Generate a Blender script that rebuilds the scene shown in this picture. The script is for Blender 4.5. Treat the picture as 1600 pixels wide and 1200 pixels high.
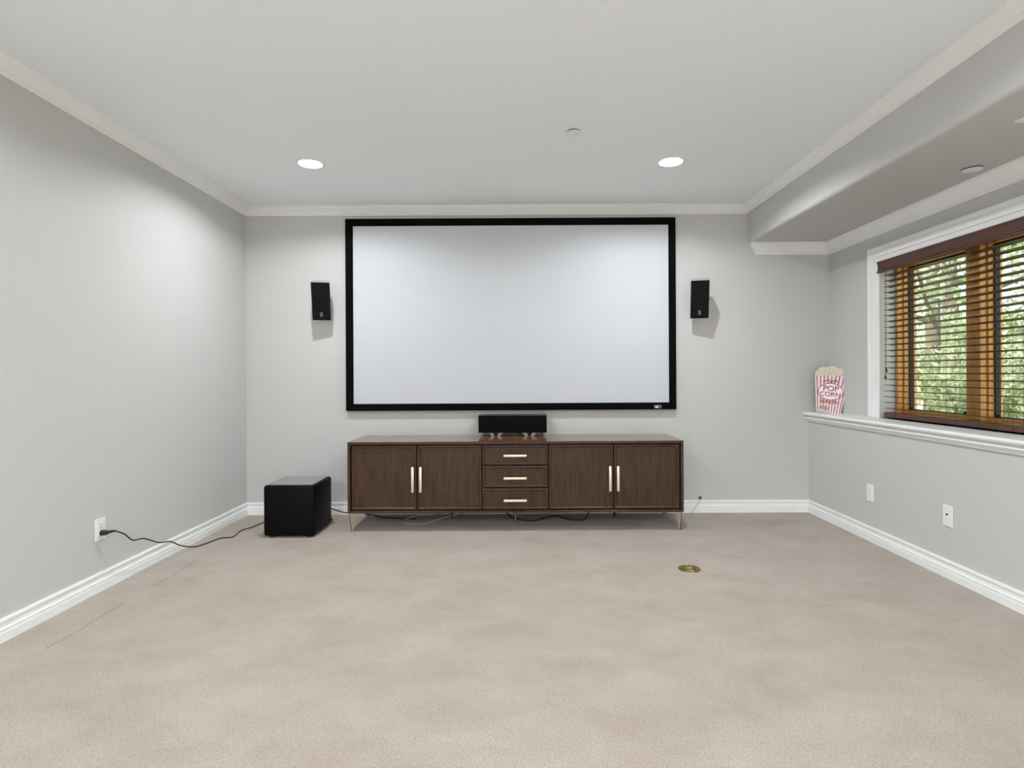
import bpy, bmesh, math, random
import numpy as np
from mathutils import Vector, Matrix

for o in list(bpy.data.objects):
    bpy.data.objects.remove(o, do_unlink=True)
S = bpy.context.scene
COL = S.collection

# ------------------------------------------------------------------ camera
cam_d = bpy.data.cameras.new('camera')
cam_d.sensor_fit = 'HORIZONTAL'
cam_d.sensor_width = 36.0
cam_d.lens = 36.0 * 900 / 1600
cam_d.shift_x = -10 / 1600
cam_d.shift_y = -15 / 1600
cam_d.clip_start = 0.05
cam = bpy.data.objects.new('camera', cam_d)
COL.objects.link(cam)
cam.matrix_world = (Matrix.Translation((0, 0, 1.12)) @ Matrix.Rotation(math.pi / 2, 4, 'X')
                    @ Matrix.Rotation(-0.0052, 4, 'Z'))
S.camera = cam

# ------------------------------------------------------------------ world, sun, exposure
W = bpy.data.worlds.new('World'); S.world = W
W.use_nodes = True
bg = W.node_tree.nodes['Background']
bg.inputs['Color'].default_value = (0.86, 0.93, 1.0, 1)
bg.inputs['Strength'].default_value = 2.2
sun_d = bpy.data.lights.new('sun', 'SUN'); sun_d.energy = 7.5; sun_d.angle = 0.02
sun_d.color = (1.0, 0.95, 0.85)
sun = bpy.data.objects.new('sun', sun_d); COL.objects.link(sun)
sun.rotation_euler = Vector((0.62, 0.25, -0.75)).to_track_quat('-Z', 'Y').to_euler()
CAN_POWER = [18.3, 9.0, 60.0, 78.0]      # downlight rows from the screen back; last two are added fill, boosted
vs = S.view_settings
vs.view_transform = 'Standard'; vs.look = 'None'; vs.gamma = 1.0
vs.use_curve_mapping = False
vs.exposure = 0.18

# ------------------------------------------------------------------ materials
def nodes(name):
    m = bpy.data.materials.new(name); m.use_nodes = True
    nt = m.node_tree
    return m, nt, nt.nodes['Principled BSDF']

def srgb(r, g, b):
    f = lambda c: (c / 255 / 12.92) if c / 255 <= 0.04045 else ((c / 255 + 0.055) / 1.055) ** 2.4
    return (f(r), f(g), f(b), 1)

def mat(name, col, rough=0.5, metal=0.0, bump=0.0, bscale=200.0, spec=0.5, coat=0.0, var=0.0, vscale=8.0, emis=0.0):
    m, nt, p = nodes(name)
    p.inputs['Base Color'].default_value = col
    p.inputs['Roughness'].default_value = rough
    p.inputs['Metallic'].default_value = metal
    p.inputs['Specular IOR Level'].default_value = spec
    p.inputs['Coat Weight'].default_value = coat
    p.inputs['Coat Roughness'].default_value = 0.06
    if emis:
        p.inputs['Emission Color'].default_value = col
        p.inputs['Emission Strength'].default_value = emis
    tc = nt.nodes.new('ShaderNodeTexCoord')
    if bump:
        n = nt.nodes.new('ShaderNodeTexNoise'); n.inputs['Scale'].default_value = bscale
        n.inputs['Detail'].default_value = 3
        b = nt.nodes.new('ShaderNodeBump'); b.inputs['Strength'].default_value = bump
        b.inputs['Distance'].default_value = 0.002
        nt.links.new(tc.outputs['Object'], n.inputs['Vector'])
        nt.links.new(n.outputs['Fac'], b.inputs['Height'])
        nt.links.new(b.outputs['Normal'], p.inputs['Normal'])
    if var:
        n2 = nt.nodes.new('ShaderNodeTexNoise'); n2.inputs['Scale'].default_value = vscale
        n2.inputs['Detail'].default_value = 4
        nt.links.new(tc.outputs['Object'], n2.inputs['Vector'])
        mx = nt.nodes.new('ShaderNodeMix'); mx.data_type = 'RGBA'
        mx.inputs[6].default_value = tuple(c * (1 - var) for c in col[:3]) + (1,)
        mx.inputs[7].default_value = tuple(min(1, c * (1 + var)) for c in col[:3]) + (1,)
        nt.links.new(n2.outputs['Fac'], mx.inputs[0])
        nt.links.new(mx.outputs[2], p.inputs['Base Color'])
    return m

def wood(name, dark, light, rough, stretch, coat=0.0, scale=6.0, tint=None, spec=0.5):
    m, nt, p = nodes(name)
    tc = nt.nodes.new('ShaderNodeTexCoord'); mp = nt.nodes.new('ShaderNodeMapping')
    mp.inputs['Scale'].default_value = stretch
    n = nt.nodes.new('ShaderNodeTexNoise'); n.inputs['Scale'].default_value = scale
    n.inputs['Detail'].default_value = 7; n.inputs['Roughness'].default_value = 0.6
    r = nt.nodes.new('ShaderNodeValToRGB')
    r.color_ramp.elements[0].position = 0.3; r.color_ramp.elements[0].color = dark
    r.color_ramp.elements[1].position = 0.72; r.color_ramp.elements[1].color = light
    L = nt.links.new
    L(tc.outputs['Object'], mp.inputs['Vector']); L(mp.outputs['Vector'], n.inputs['Vector'])
    L(n.outputs['Fac'], r.inputs['Fac']); L(r.outputs['Color'], p.inputs['Base Color'])
    p.inputs['Roughness'].default_value = rough
    p.inputs['Coat Weight'].default_value = coat
    p.inputs['Coat Roughness'].default_value = 0.05
    p.inputs['Specular IOR Level'].default_value = spec
    if tint:
        p.inputs['Specular Tint'].default_value = tint; p.inputs['IOR'].default_value = 1.6
    return m

def carpet_mat():
    m, nt, p = nodes('carpet_pile')
    L = nt.links.new
    tc = nt.nodes.new('ShaderNodeTexCoord')
    # brushed nap: soft streaky patches where the pile lies one way or the other
    mp = nt.nodes.new('ShaderNodeMapping'); mp.inputs['Scale'].default_value = (1.0, 1.35, 1)
    mp.inputs['Rotation'].default_value = (0, 0, 0.35)
    n1 = nt.nodes.new('ShaderNodeTexNoise'); n1.inputs['Scale'].default_value = 2.9
    n1.inputs['Detail'].default_value = 8; n1.inputs['Roughness'].default_value = 0.66
    n1.inputs['Distortion'].default_value = 0.3
    r1 = nt.nodes.new('ShaderNodeValToRGB')
    e = r1.color_ramp.elements
    e[0].position = 0.30; e[0].color = CARPET[0]
    e[1].position = 0.72; e[1].color = CARPET[1]
    L(tc.outputs['Object'], mp.inputs['Vector']); L(mp.outputs['Vector'], n1.inputs['Vector'])
    L(n1.outputs['Fac'], r1.inputs['Fac'])
    # individual tufts
    n2 = nt.nodes.new('ShaderNodeTexNoise'); n2.inputs['Scale'].default_value = 150
    n2.inputs['Detail'].default_value = 3
    L(tc.outputs['Object'], n2.inputs['Vector'])
    r2 = nt.nodes.new('ShaderNodeMapRange')
    r2.inputs['From Min'].default_value = 0.3; r2.inputs['From Max'].default_value = 0.7
    r2.inputs['To Min'].default_value = 0.78; r2.inputs['To Max'].default_value = 1.12
    L(n2.outputs['Fac'], r2.inputs['Value'])
    mul = nt.nodes.new('ShaderNodeMix'); mul.data_type = 'RGBA'; mul.blend_type = 'MULTIPLY'
    mul.inputs[0].default_value = 1.0
    L(r1.outputs['Color'], mul.inputs[6]); L(r2.outputs['Result'], mul.inputs[7])
    # carpet seam parallel to the left wall
    sx = nt.nodes.new('ShaderNodeSeparateXYZ'); L(tc.outputs['Object'], sx.inputs[0])
    n3 = nt.nodes.new('ShaderNodeTexNoise'); n3.inputs['Scale'].default_value = 2.2
    L(tc.outputs['Object'], n3.inputs['Vector'])
    def math_(op, a, b):
        q = nt.nodes.new('ShaderNodeMath'); q.operation = op
        for i, v in enumerate((a, b)):
            if isinstance(v, (int, float)): q.inputs[i].default_value = v
            elif v is not None: L(v, q.inputs[i])
        return q.outputs[0]
    off = math_('MULTIPLY_ADD', n3.outputs['Fac'], 0.07); off.node.inputs[2].default_value = 1.955 - 0.035
    d = math_('ABSOLUTE', math_('ADD', sx.outputs['X'], off), None)
    line = math_('MULTIPLY', math_('LESS_THAN', d, 0.0035), math_('LESS_THAN', n3.outputs['Fac'], 0.53))
    mx2 = nt.nodes.new('ShaderNodeMix'); mx2.data_type = 'RGBA'; L(line, mx2.inputs[0])
    mx2.inputs[7].default_value = srgb(146, 130, 115)
    L(mul.outputs[2], mx2.inputs[6]); L(mx2.outputs[2], p.inputs['Base Color'])
    b = nt.nodes.new('ShaderNodeBump'); b.inputs['Strength'].default_value = 0.55
    b.inputs['Distance'].default_value = 0.004
    L(n2.outputs['Fac'], b.inputs['Height']); L(b.outputs['Normal'], p.inputs['Normal'])
    p.inputs['Roughness'].default_value = 0.95
    p.inputs['Specular IOR Level'].default_value = 0.1
    p.inputs['Sheen Weight'].default_value = 0.15
    return m

def glass_mat():
    m = bpy.data.materials.new('window_glass'); m.use_nodes = True
    nt = m.node_tree; nt.nodes.clear()
    out = nt.nodes.new('ShaderNodeOutputMaterial'); mx = nt.nodes.new('ShaderNodeMixShader')
    tr = nt.nodes.new('ShaderNodeBsdfTransparent'); tr.inputs['Color'].default_value = (0.93, 0.96, 0.95, 1)
    gl = nt.nodes.new('ShaderNodeBsdfGlossy'); gl.inputs['Roughness'].default_value = 0.01
    fr = nt.nodes.new('ShaderNodeLayerWeight'); fr.inputs['Blend'].default_value = 0.5
    pw = nt.nodes.new('ShaderNodeMath'); pw.operation = 'POWER'; pw.inputs[1].default_value = 4.0
    sc = nt.nodes.new('ShaderNodeMath'); sc.operation = 'MULTIPLY_ADD'; sc.inputs[1].default_value = 0.6; sc.inputs[2].default_value = 0.025
    nt.links.new(fr.outputs['Facing'], pw.inputs[0]); nt.links.new(pw.outputs[0], sc.inputs[0])
    nt.links.new(sc.outputs[0], mx.inputs[0]); nt.links.new(tr.outputs[0], mx.inputs[1])
    nt.links.new(gl.outputs[0], mx.inputs[2]); nt.links.new(mx.outputs[0], out.inputs[0])
    return m

def leaf_mat(name, c0, c1, c2):
    m, nt, p = nodes(name)
    L = nt.links.new
    tc = nt.nodes.new('ShaderNodeTexCoord')
    n = nt.nodes.new('ShaderNodeTexNoise'); n.inputs['Scale'].default_value = 5; n.inputs['Detail'].default_value = 5
    r = nt.nodes.new('ShaderNodeValToRGB')
    r.color_ramp.elements[0].position = 0.3; r.color_ramp.elements[0].color = c0
    r.color_ramp.elements[1].position = 0.7; r.color_ramp.elements[1].color = c2
    x = r.color_ramp.elements.new(0.5); x.color = c1
    L(tc.outputs['Object'], n.inputs['Vector']); L(n.outputs['Fac'], r.inputs['Fac'])
    L(r.outputs['Color'], p.inputs['Base Color'])
    p.inputs['Roughness'].default_value = 0.45
    tl = nt.nodes.new('ShaderNodeBsdfTranslucent'); L(r.outputs['Color'], tl.inputs['Color'])
    mx = nt.nodes.new('ShaderNodeMixShader'); mx.inputs[0].default_value = 0.45
    out = nt.nodes['Material Output']
    L(p.outputs[0], mx.inputs[1]); L(tl.outputs[0], mx.inputs[2]); L(mx.outputs[0], out.inputs[0])
    return m

CARPET = [srgb(166, 152, 140), srgb(183, 172, 160)]
M = {
    'wall': mat('wall_paint', srgb(203, 202, 199), 0.75, bump=0.22, bscale=120),
    'ceil': mat('ceiling_paint', srgb(245, 249, 251), 0.8, bump=0.05, bscale=140),
    'trim': mat('white_trim_paint', srgb(244, 244, 242), 0.4),
    'carpet': carpet_mat(),
    'black_felt': mat('black_velvet_frame', srgb(5, 5, 5), 0.9, spec=0.12),
    'screen': mat('matte_white_screen', srgb(204, 206, 210), 0.85, spec=0.1),
    'badge': mat('silver_badge', srgb(215, 215, 215), 0.4, 0.2),
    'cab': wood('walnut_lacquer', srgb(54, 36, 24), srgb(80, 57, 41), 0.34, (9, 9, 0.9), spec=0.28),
    'cabtop': wood('walnut_top_painted_sheen', srgb(108, 73, 52), srgb(130, 92, 67), 0.12, (0.9, 9, 9), coat=0.0, tint=(1.0, 0.88, 0.75, 1)),  # wall reflection on the top painted in as a lighter, tan-tinted walnut
    'cabdark': mat('cabinet_inside_shadow_gap', srgb(34, 24, 19), 0.6),
    'champ': mat('champagne_metal', srgb(238, 224, 206), 0.42, 0.7),
    'chrome': mat('polished_leg_metal', srgb(205, 190, 176), 0.22, 0.9),
    'pinkleg': mat('rose_metal', srgb(168, 128, 124), 0.35, 0.6),
    'blackgloss': mat('black_lacquer', srgb(11, 11, 12), 0.3),
    'blackcloth': mat('black_grille_cloth', srgb(17, 17, 17), 0.9, spec=0.2, bump=0.3, bscale=900),
    'blacksub': mat('black_satin_lacquer', srgb(5, 5, 6), 0.5, spec=0.12),
    'blackfront': mat('deep_black_grille', srgb(6, 6, 6), 0.9, spec=0.15),
    'greyglass': mat('smoked_glass_panel', srgb(112, 112, 112), 0.2, coat=0.5),
    'silver': mat('silver_grey_shell', srgb(165, 165, 165), 0.4, 0.1),
    'greybadge': mat('grey_badge', srgb(120, 120, 120), 0.4, 0.4),
    'rubber': mat('black_rubber', srgb(18, 18, 18), 0.6),
    'greycable': mat('grey_cable', srgb(165, 160, 150), 0.5),
    'orange': mat('copper_plug', srgb(150, 85, 60), 0.4),
    'plate': mat('white_plastic', srgb(240, 240, 240), 0.35),
    'slot': mat('dark_slot', srgb(70, 68, 66), 0.7),
    'brass': mat('aged_brass', srgb(150, 128, 72), 0.38, 0.9, var=0.45, vscale=30),
    'blind': wood('blind_walnut', srgb(62, 36, 25), srgb(96, 58, 40), 0.35, (9, 0.7, 9), coat=0.1),
    'slat': wood('blind_walnut_backlit', srgb(36, 24, 19), srgb(58, 37, 27), 0.4, (9, 0.7, 9)),  # same stain as the valance, colour darkened to look backlit
    'gold': wood('golden_oak', srgb(204, 136, 56), srgb(236, 176, 92), 0.38, (9, 9, 0.8)),
    'seal': mat('dark_seal', srgb(20, 28, 36), 0.6),
    'cord': mat('brown_cord', srgb(58, 38, 28), 0.7),
    'glass': glass_mat(),
    'bulb': mat('lamp_lens', (1.0, 0.96, 0.9, 1), 0.5, emis=9.0),
    'pink': mat('sign_pink_white', srgb(244, 226, 228), 0.45),
    'red': mat('sign_red', srgb(176, 48, 72), 0.45),
    'ovalw': mat('sign_oval_white', srgb(246, 240, 246), 0.45),
    'letter': mat('sign_letter_red', srgb(200, 48, 66), 0.45),
    'outline': mat('sign_outline_maroon', srgb(110, 40, 70), 0.45),
    'script': mat('sign_gold_script', srgb(170, 134, 96), 0.5),
    'corn': mat('popcorn_cream', srgb(226, 219, 198), 0.6, var=0.3, vscale=130),
    'cornspot': mat('popcorn_kernel_gold', srgb(180, 140, 50), 0.6),
    'scoop': mat('grey_scoop', srgb(160, 152, 150), 0.4, 0.3),
    'signback': mat('sign_dark_back', srgb(70, 74, 70), 0.6),
    'bark': mat('bark', srgb(120, 108, 96), 0.9, bump=0.8, bscale=40, var=0.35, vscale=18),
    'soil': mat('hillside_grass', srgb(196, 192, 150), 0.95, var=0.25, vscale=3),
    'leafA': leaf_mat('leaf_green', srgb(122, 142, 100), srgb(180, 192, 150), srgb(232, 234, 212)),
    'leafB': leaf_mat('leaf_pale', srgb(150, 166, 130), srgb(208, 214, 184), srgb(242, 240, 226)),
    'leafC': leaf_mat('leaf_deep', srgb(88, 116, 76), srgb(136, 160, 106), srgb(196, 208, 160)),
}

# ------------------------------------------------------------------ mesh helpers
def bx(bm, x0, x1, y0, y1, z0, z1, bev=0.0, seg=1):
    r = bmesh.ops.create_cube(bm, size=1)
    vsx = r['verts']
    for v in vsx:
        v.co = Vector(((x0 + x1) / 2 + v.co.x * (x1 - x0), (y0 + y1) / 2 + v.co.y * (y1 - y0),
                       (z0 + z1) / 2 + v.co.z * (z1 - z0)))
    if bev:
        es = list({e for v in vsx for e in v.link_edges})
        bmesh.ops.bevel(bm, geom=es, offset=bev, segments=seg, affect='EDGES', profile=0.5)
    return bm

def box(*a, **k):
    return bx(bmesh.new(), *a, **k)

def cyl(bm, c, r, h, axis='Z', seg=24, r2=None):
    m = Matrix.Translation(c)
    if axis == 'Y': m = m @ Matrix.Rotation(-math.pi / 2, 4, 'X')
    if axis == 'X': m = m @ Matrix.Rotation(math.pi / 2, 4, 'Y')
    bmesh.ops.create_cone(bm, cap_ends=True, segments=seg, radius1=r, radius2=r if r2 is None else r2, depth=h, matrix=m)
    return bm

def lathe(prof, seg=40, c=(0, 0, 0)):
    bm = bmesh.new(); rings = []
    for r, z in prof:
        if r < 1e-6: rings.append([bm.verts.new((c[0], c[1], c[2] + z))])
        else: rings.append([bm.verts.new((c[0] + r * math.cos(2 * math.pi * i / seg), c[1] + r * math.sin(2 * math.pi * i / seg), c[2] + z)) for i in range(seg)])
    for a, b in zip(rings, rings[1:]):
        for i in range(seg):
            j = (i + 1) % seg
            if len(a) == 1 and len(b) == 1: continue
            if len(a) == 1: bm.faces.new((a[0], b[i], b[j]))
            elif len(b) == 1: bm.faces.new((a[i], a[j], b[0]))
            else: bm.faces.new((a[i], a[j], b[j], b[i]))
    bmesh.ops.recalc_face_normals(bm, faces=bm.faces)
    return bm

def smooth_path(pts, n=8):
    P = [Vector(p) for p in pts]
    P = [2 * P[0] - P[1]] + P + [2 * P[-1] - P[-2]]
    out = []
    for i in range(1, len(P) - 2):
        for k in range(n):
            t = k / n
            a, b, c, d = P[i - 1], P[i], P[i + 1], P[i + 2]
            out.append(0.5 * ((2 * b) + (c - a) * t + (2 * a - 5 * b + 4 * c - d) * t * t + (3 * b - a - 3 * c + d) * t ** 3))
    out.append(P[-2])
    return out

def tube(bm, pts, r, seg=8):
    pts = [Vector(p) for p in pts]
    rad = r if isinstance(r, (list, tuple)) else [r] * len(pts)
    prev = None; up = Vector((0.13, 0.21, 0.97)).normalized()
    for i, p in enumerate(pts):
        t = (pts[min(i + 1, len(pts) - 1)] - pts[max(i - 1, 0)]).normalized()
        s = t.cross(up)
        if s.length < 1e-3: s = t.cross(Vector((1, 0, 0)))
        s.normalize(); u = s.cross(t)
        ring = [bm.verts.new(p + rad[i] * (math.cos(2 * math.pi * k / seg) * s + math.sin(2 * math.pi * k / seg) * u)) for k in range(seg)]
        if prev:
            for k in range(seg):
                bm.faces.new((prev[k], prev[(k + 1) % seg], ring[(k + 1) % seg], ring[k]))
        else:
            bm.faces.new(list(reversed(ring)))
        prev = ring
    bm.faces.new(prev)
    return bm

def prism(bm, poly, a, b, axis='Y'):
    """extrude a 2D polygon between a and b along an axis; polygon coords are the two other axes in order"""
    def mk(p, t):
        if axis == 'Y': return (p[0], t, p[1])
        if axis == 'X': return (t, p[0], p[1])
        return (p[0], p[1], t)
    v0 = [bm.verts.new(mk(p, a)) for p in poly]; v1 = [bm.verts.new(mk(p, b)) for p in poly]
    n = len(poly)
    bm.faces.new(v0); bm.faces.new(list(reversed(v1)))
    for i in range(n): bm.faces.new((v0[i], v1[i], v1[(i + 1) % n], v0[(i + 1) % n]))
    bmesh.ops.recalc_face_normals(bm, faces=bm.faces)
    return bm

def obj(name, bm, material, parent=None, smooth=False, loc=(0, 0, 0)):
    me = bpy.data.meshes.new(name); bm.to_mesh(me); bm.free()
    me.materials.append(M[material] if isinstance(material, str) else material)
    if smooth:
        for p in me.polygons: p.use_smooth = True
        try: me.set_sharp_from_angle(angle=math.radians(38))
        except Exception: pass
    o = bpy.data.objects.new(name, me); COL.objects.link(o)
    o.location = loc
    if parent: o.parent = parent
    return o

def tag(o, label, cat, group=None, kind=None):
    o['label'] = label; o['category'] = cat
    if group: o['group'] = group
    if kind: o['kind'] = kind
    return o

def thing(name, label, cat, loc=(0, 0, 0), rotz=0.0, group=None, kind=None):
    o = bpy.data.objects.new(name, None); COL.objects.link(o)
    o.empty_display_size = 0.05
    o.location = loc; o.rotation_euler = (0, 0, rotz)
    return tag(o, label, cat, group, kind)

def struct(name, bm, material, label, cat):
    return tag(obj(name, bm, material), label, cat, kind='structure')

# ------------------------------------------------------------------ room dimensions (metres)
XL, XR, XW = -2.194, 2.337, 2.509        # left wall, right half wall, window wall above the ledge
YB, YF = 4.644, -3.2                     # screen wall, wall behind the viewer
ZC, ZS, XS = 2.472, 2.165, 1.852         # ceiling, soffit underside, soffit side
XO = 2.76                                # outer face of the window wall
LEDGE = 0.805
WY0, WY1, WZ1 = 2.637, 3.99, 1.885       # window opening
CANS = [(x, y) for y in (3.675, 1.75, -1.5, -2.6) for x in (-1.32, 0.98)]  # two rear rows are unseen, added to bounce light up to the ceiling
CAN_R = 0.075

# floor
struct('floor', box(XL - .12, XO, YF - .12, YB + .12, -0.12, 0.0), 'carpet', 'beige cut-pile carpet with brushed nap marks', 'floor')

# ceiling with round openings for the downlights
bm = bmesh.new()
xs = sorted({XL - .12, XS + .06} | {v for x, y in CANS for v in (x - .12, x + .12)})
ys = sorted({YF - .12, YB + .12} | {v for x, y in CANS for v in (y - .12, y + .12)})
for i in range(len(xs) - 1):
    for j in range(len(ys) - 1):
        x0, x1, y0, y1 = xs[i], xs[i + 1], ys[j], ys[j + 1]
        cx, cy = (x0 + x1) / 2, (y0 + y1) / 2
        if any(abs(cx - a) < .05 and abs(cy - b) < .05 for a, b in CANS):
            n = 40; inn, outr = [], []
            for k in range(n):
                a = 2 * math.pi * k / n; c, s = math.cos(a), math.sin(a)
                inn.append(bm.verts.new((cx + CAN_R * c, cy + CAN_R * s, ZC)))
                q = .12 / max(abs(c), abs(s)); outr.append(bm.verts.new((cx + q * c, cy + q * s, ZC)))
            for k in range(n):
                bm.faces.new((inn[k], inn[(k + 1) % n], outr[(k + 1) % n], outr[k]))
        else:
            bm.faces.new([bm.verts.new(p) for p in ((x0, y0, ZC), (x0, y1, ZC), (x1, y1, ZC), (x1, y0, ZC))])
bmesh.ops.remove_doubles(bm, verts=bm.verts, dist=1e-5)
bx(bm, XL - .12, XO, YF - .12, YB + .12, 2.62, 2.70)
struct('ceiling', bm, 'ceil', 'smooth white painted ceiling above the screen', 'ceiling')

# dropped soffit over the window side, with a soft bullnose edge
bm = bmesh.new(); R = 0.022
prof = [(XS, 2.64), (XS, ZS + R)] + [(XS + R - R * math.cos(a), ZS + R - R * math.sin(a)) for a in [math.pi / 2 * k / 8 for k in range(1, 9)]] + [(XO, ZS), (XO, 2.64)]
prism(bm, prof, YF - .12, YB + .12, 'Y')
o = struct('ceiling_soffit', bm, 'wall', 'dropped soffit running along the window side', 'soffit')

# walls
struct('wall_left', box(XL - .12, XL, YF, YB, 0, 2.62), 'wall', 'light grey left wall with socket', 'wall')
struct('wall_back', box(XL - .12, XO, YB, YB + .12, 0, 2.62), 'wall', 'light grey wall behind the screen', 'wall')
struct('wall_rear', box(XL - .12, XO, YF - .12, YF, 0, 2.62), 'wall', 'light grey wall opposite the screen', 'wall')
bm = bmesh.new()
bx(bm, XR, XO, YF, YB, 0, .776)
bx(bm, XW, XO, YF, YB, .776, LEDGE - .0)
bx(bm, XW, XO, WY1, YB, LEDGE, ZS + .02)
bx(bm, XW, XO, YF, WY0, LEDGE, ZS + .02)
bx(bm, XW, XO, WY0, WY1, WZ1, ZS + .02)
struct('wall_right', bm, 'wall', 'light grey right wall, set back above the ledge', 'wall')

# trims --------------------------------------------------------------
def run(bm, A, B, n, prof, z0, ms=1, me=1):
    A, B, n = Vector(A), Vector(B), Vector(n)
    t = (B - A)
    t = t.normalized() if t.length > 1e-6 else Vector((-n.y, n.x))
    v0, v1 = [], []
    for p, dz in prof:
        a = A + n * p + t * (p * ms); b = B + n * p - t * (p * me)
        v0.append(bm.verts.new((a.x, a.y, z0 + dz))); v1.append(bm.verts.new((b.x, b.y, z0 + dz)))
    k = len(prof)
    for i in range(k):
        j = (i + 1) % k
        bm.faces.new((v0[i], v1[i], v1[j], v0[j]))
    bm.faces.new(v0); bm.faces.new(list(reversed(v1)))
    bmesh.ops.recalc_face_normals(bm, faces=bm.faces)
    return bm

CROWN = [(0, 0), (.062, 0), (.062, -.007), (.056, -.010), (.053, -.016), (.042, -.025), (.030, -.036), (.022, -.047),
         (.016, -.050), (.014, -.055), (.009, -.057), (.009, -.067), (0, -.067)]
CROWN2 = [(p * .97, z * 1.38) for p, z in CROWN]
BASE = [(0, 0), (.015, 0), (.015, .040), (.011, .044), (.014, .047), (.014, .055), (.009, .059), (.0065, .080), (.012, .083), (.012, .092), (.009, .098), (0, .098)]
crowns = [((XL, YB), (XS, YB), (0, -1), 'white crown moulding along the top of the screen wall'),
          ((XL, YF), (XL, YB), (1, 0), 'white crown moulding along the top of the left wall'),
          ((XS, YB), (XS, YF), (-1, 0), 'white crown moulding along the top of the soffit face'),
          ((XS, YF), (XL, YF), (0, 1), 'white crown moulding along the wall opposite the screen')]
for i, (a, b, n, lab) in enumerate(crowns):
    struct('trim_%d' % (i + 1), run(bmesh.new(), a, b, n, CROWN, ZC), 'trim', lab, 'moulding')
bm = run(bmesh.new(), (1.922, YB), (XW, YB), (0, -1), CROWN2, ZS, -1, 1)
run(bm, (1.922, YB), (1.922, YB), (-1, 0), CROWN2, ZS, 0, -1)
struct('trim_5', bm, 'trim', 'short crown moulding under the soffit with a returned end', 'moulding')
struct('trim_6', run(bmesh.new(), (XW, YB), (XW, YF), (-1, 0), CROWN2, ZS, 1, 0), 'trim', 'crown moulding under the soffit above the window', 'moulding')
for nm, a, b, n, lab in [('left', (XL, YF), (XL, YB), (1, 0), 'white ridged baseboard along the left wall'),
                         ('back', (XL, YB), (XR, YB), (0, -1), 'white ridged baseboard below the screen wall'),
                         ('right', (XR, YB), (XR, YF), (-1, 0), 'white ridged baseboard below the window ledge'),
                         ('rear', (XR, YF), (XL, YF), (0, 1), 'white ridged baseboard opposite the screen')]:
    struct('baseboard_' + nm, run(bmesh.new(), a, b, n, BASE, 0.0), 'trim', lab, 'baseboard')

# window ledge with stepped nosing
lp = [(2.62, LEDGE), (2.300, LEDGE), (2.294, LEDGE - .004), (2.291, LEDGE - .012), (2.294, LEDGE - .020), (2.300, LEDGE - .024),
      (2.318, LEDGE - .026), (2.318, LEDGE - .034), (2.309, LEDGE - .036), (2.307, LEDGE - .046), (2.312, LEDGE - .050), (2.318, LEDGE - .060),
      (2.324, LEDGE - .064), (2.326, LEDGE - .072), (2.337, LEDGE - .074), (2.337, LEDGE - .029), (2.62, LEDGE - .029)]
bm = prism(bmesh.new(), lp, YF, YB, 'Y')
struct('trim_7', bm, 'trim', 'white window ledge with stepped moulding below its nosing', 'ledge')

# ------------------------------------------------------------------ window
win = thing('window_1', 'two-pane golden oak window in a white casing', 'window', ((XW + XO) / 2, (WY0 + WY1) / 2, LEDGE), kind='structure')
WO = win.location.copy()
def wbx(bm, x0, x1, y0, y1, z0, z1, bev=0.0):
    return bx(bm, x0 - WO.x, x1 - WO.x, y0 - WO.y, y1 - WO.y, z0 - WO.z, z1 - WO.z, bev)
bm = bmesh.new()
for o0, o1, t in [(.0, .034, .016), (.034, .076, .022), (.076, .104, .029)]:
    yb0, yb1 = WY1 + o0, WY1 + o1
    wbx(bm, XW - t, XW, yb0, yb1, LEDGE, WZ1 + o1, .003)
    wbx(bm, XW - t, XW, WY0 - o1, WY0 - o0, LEDGE, WZ1 + o1, .003)
    wbx(bm, XW - t, XW, WY0 - o0, WY1 + o0, WZ1 + o0, WZ1 + o1, .003)
obj('casing', bm, 'trim', win)
FX0, FX1 = 2.615, 2.745
bm = bmesh.new()
wbx(bm, FX0, FX1, WY1 - .018, WY1, LEDGE, WZ1, .002)
wbx(bm, FX0, FX1, WY0, WY0 + .018, LEDGE, WZ1, .002)
wbx(bm, FX0, FX1, WY0 + .018, WY1 - .018, WZ1 - .022, WZ1, .002)
wbx(bm, FX0, FX1, WY0 + .018, WY1 - .018, LEDGE, LEDGE + .028, .002)
obj('window_frame', bm, 'gold', win)
MY0, MY1 = 3.262, 3.365
obj('mullion', wbx(bmesh.new(), FX0, FX1, MY0, MY1, LEDGE + .028, WZ1 - .022, .003), 'gold', win)
for y0, y1 in ((MY1, WY1 - .018), (WY0 + .018, MY0)):
    z0, z1 = LEDGE + .028, WZ1 - .022
    bm = bmesh.new(); sx0, sx1, w = 2.655, 2.725, .010
    wbx(bm, sx0, sx1, y0, y0 + w, z0, z1, .002); wbx(bm, sx0, sx1, y1 - w, y1, z0, z1, .002)
    wbx(bm, sx0, sx1, y0 + w, y1 - w, z0, z0 + .026, .002); wbx(bm, sx0, sx1, y0 + w, y1 - w, z1 - .02, z1, .002)
    sash = obj('sash', bm, 'gold', win)
    bm = bmesh.new(); gx = 2.705; q = .009
    ya, yb, za, zb = y0 + w, y1 - w, z0 + .026, z1 - .02
    wbx(bm, gx - .018, gx + .012, ya, ya + q, za, zb); wbx(bm, gx - .018, gx + .012, yb - q, yb, za, zb)
    wbx(bm, gx - .018, gx + .012, ya + q, yb - q, za, za + q); wbx(bm, gx - .018, gx + .012, ya + q, yb - q, zb - q, zb)
    obj('seal', bm, 'seal', sash)
    obj('pane', wbx(bmesh.new(), gx - .002, gx + .002, ya + q, yb - q, za + q, zb - q), 'glass', sash)
    for yy in (ya + .075, yb - .035):
        obj('latch', wbx(bmesh.new(), gx - .034, gx - .018, yy - .014, yy + .014, za - .002, za + .024, .004), 'rubber', sash)

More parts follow.
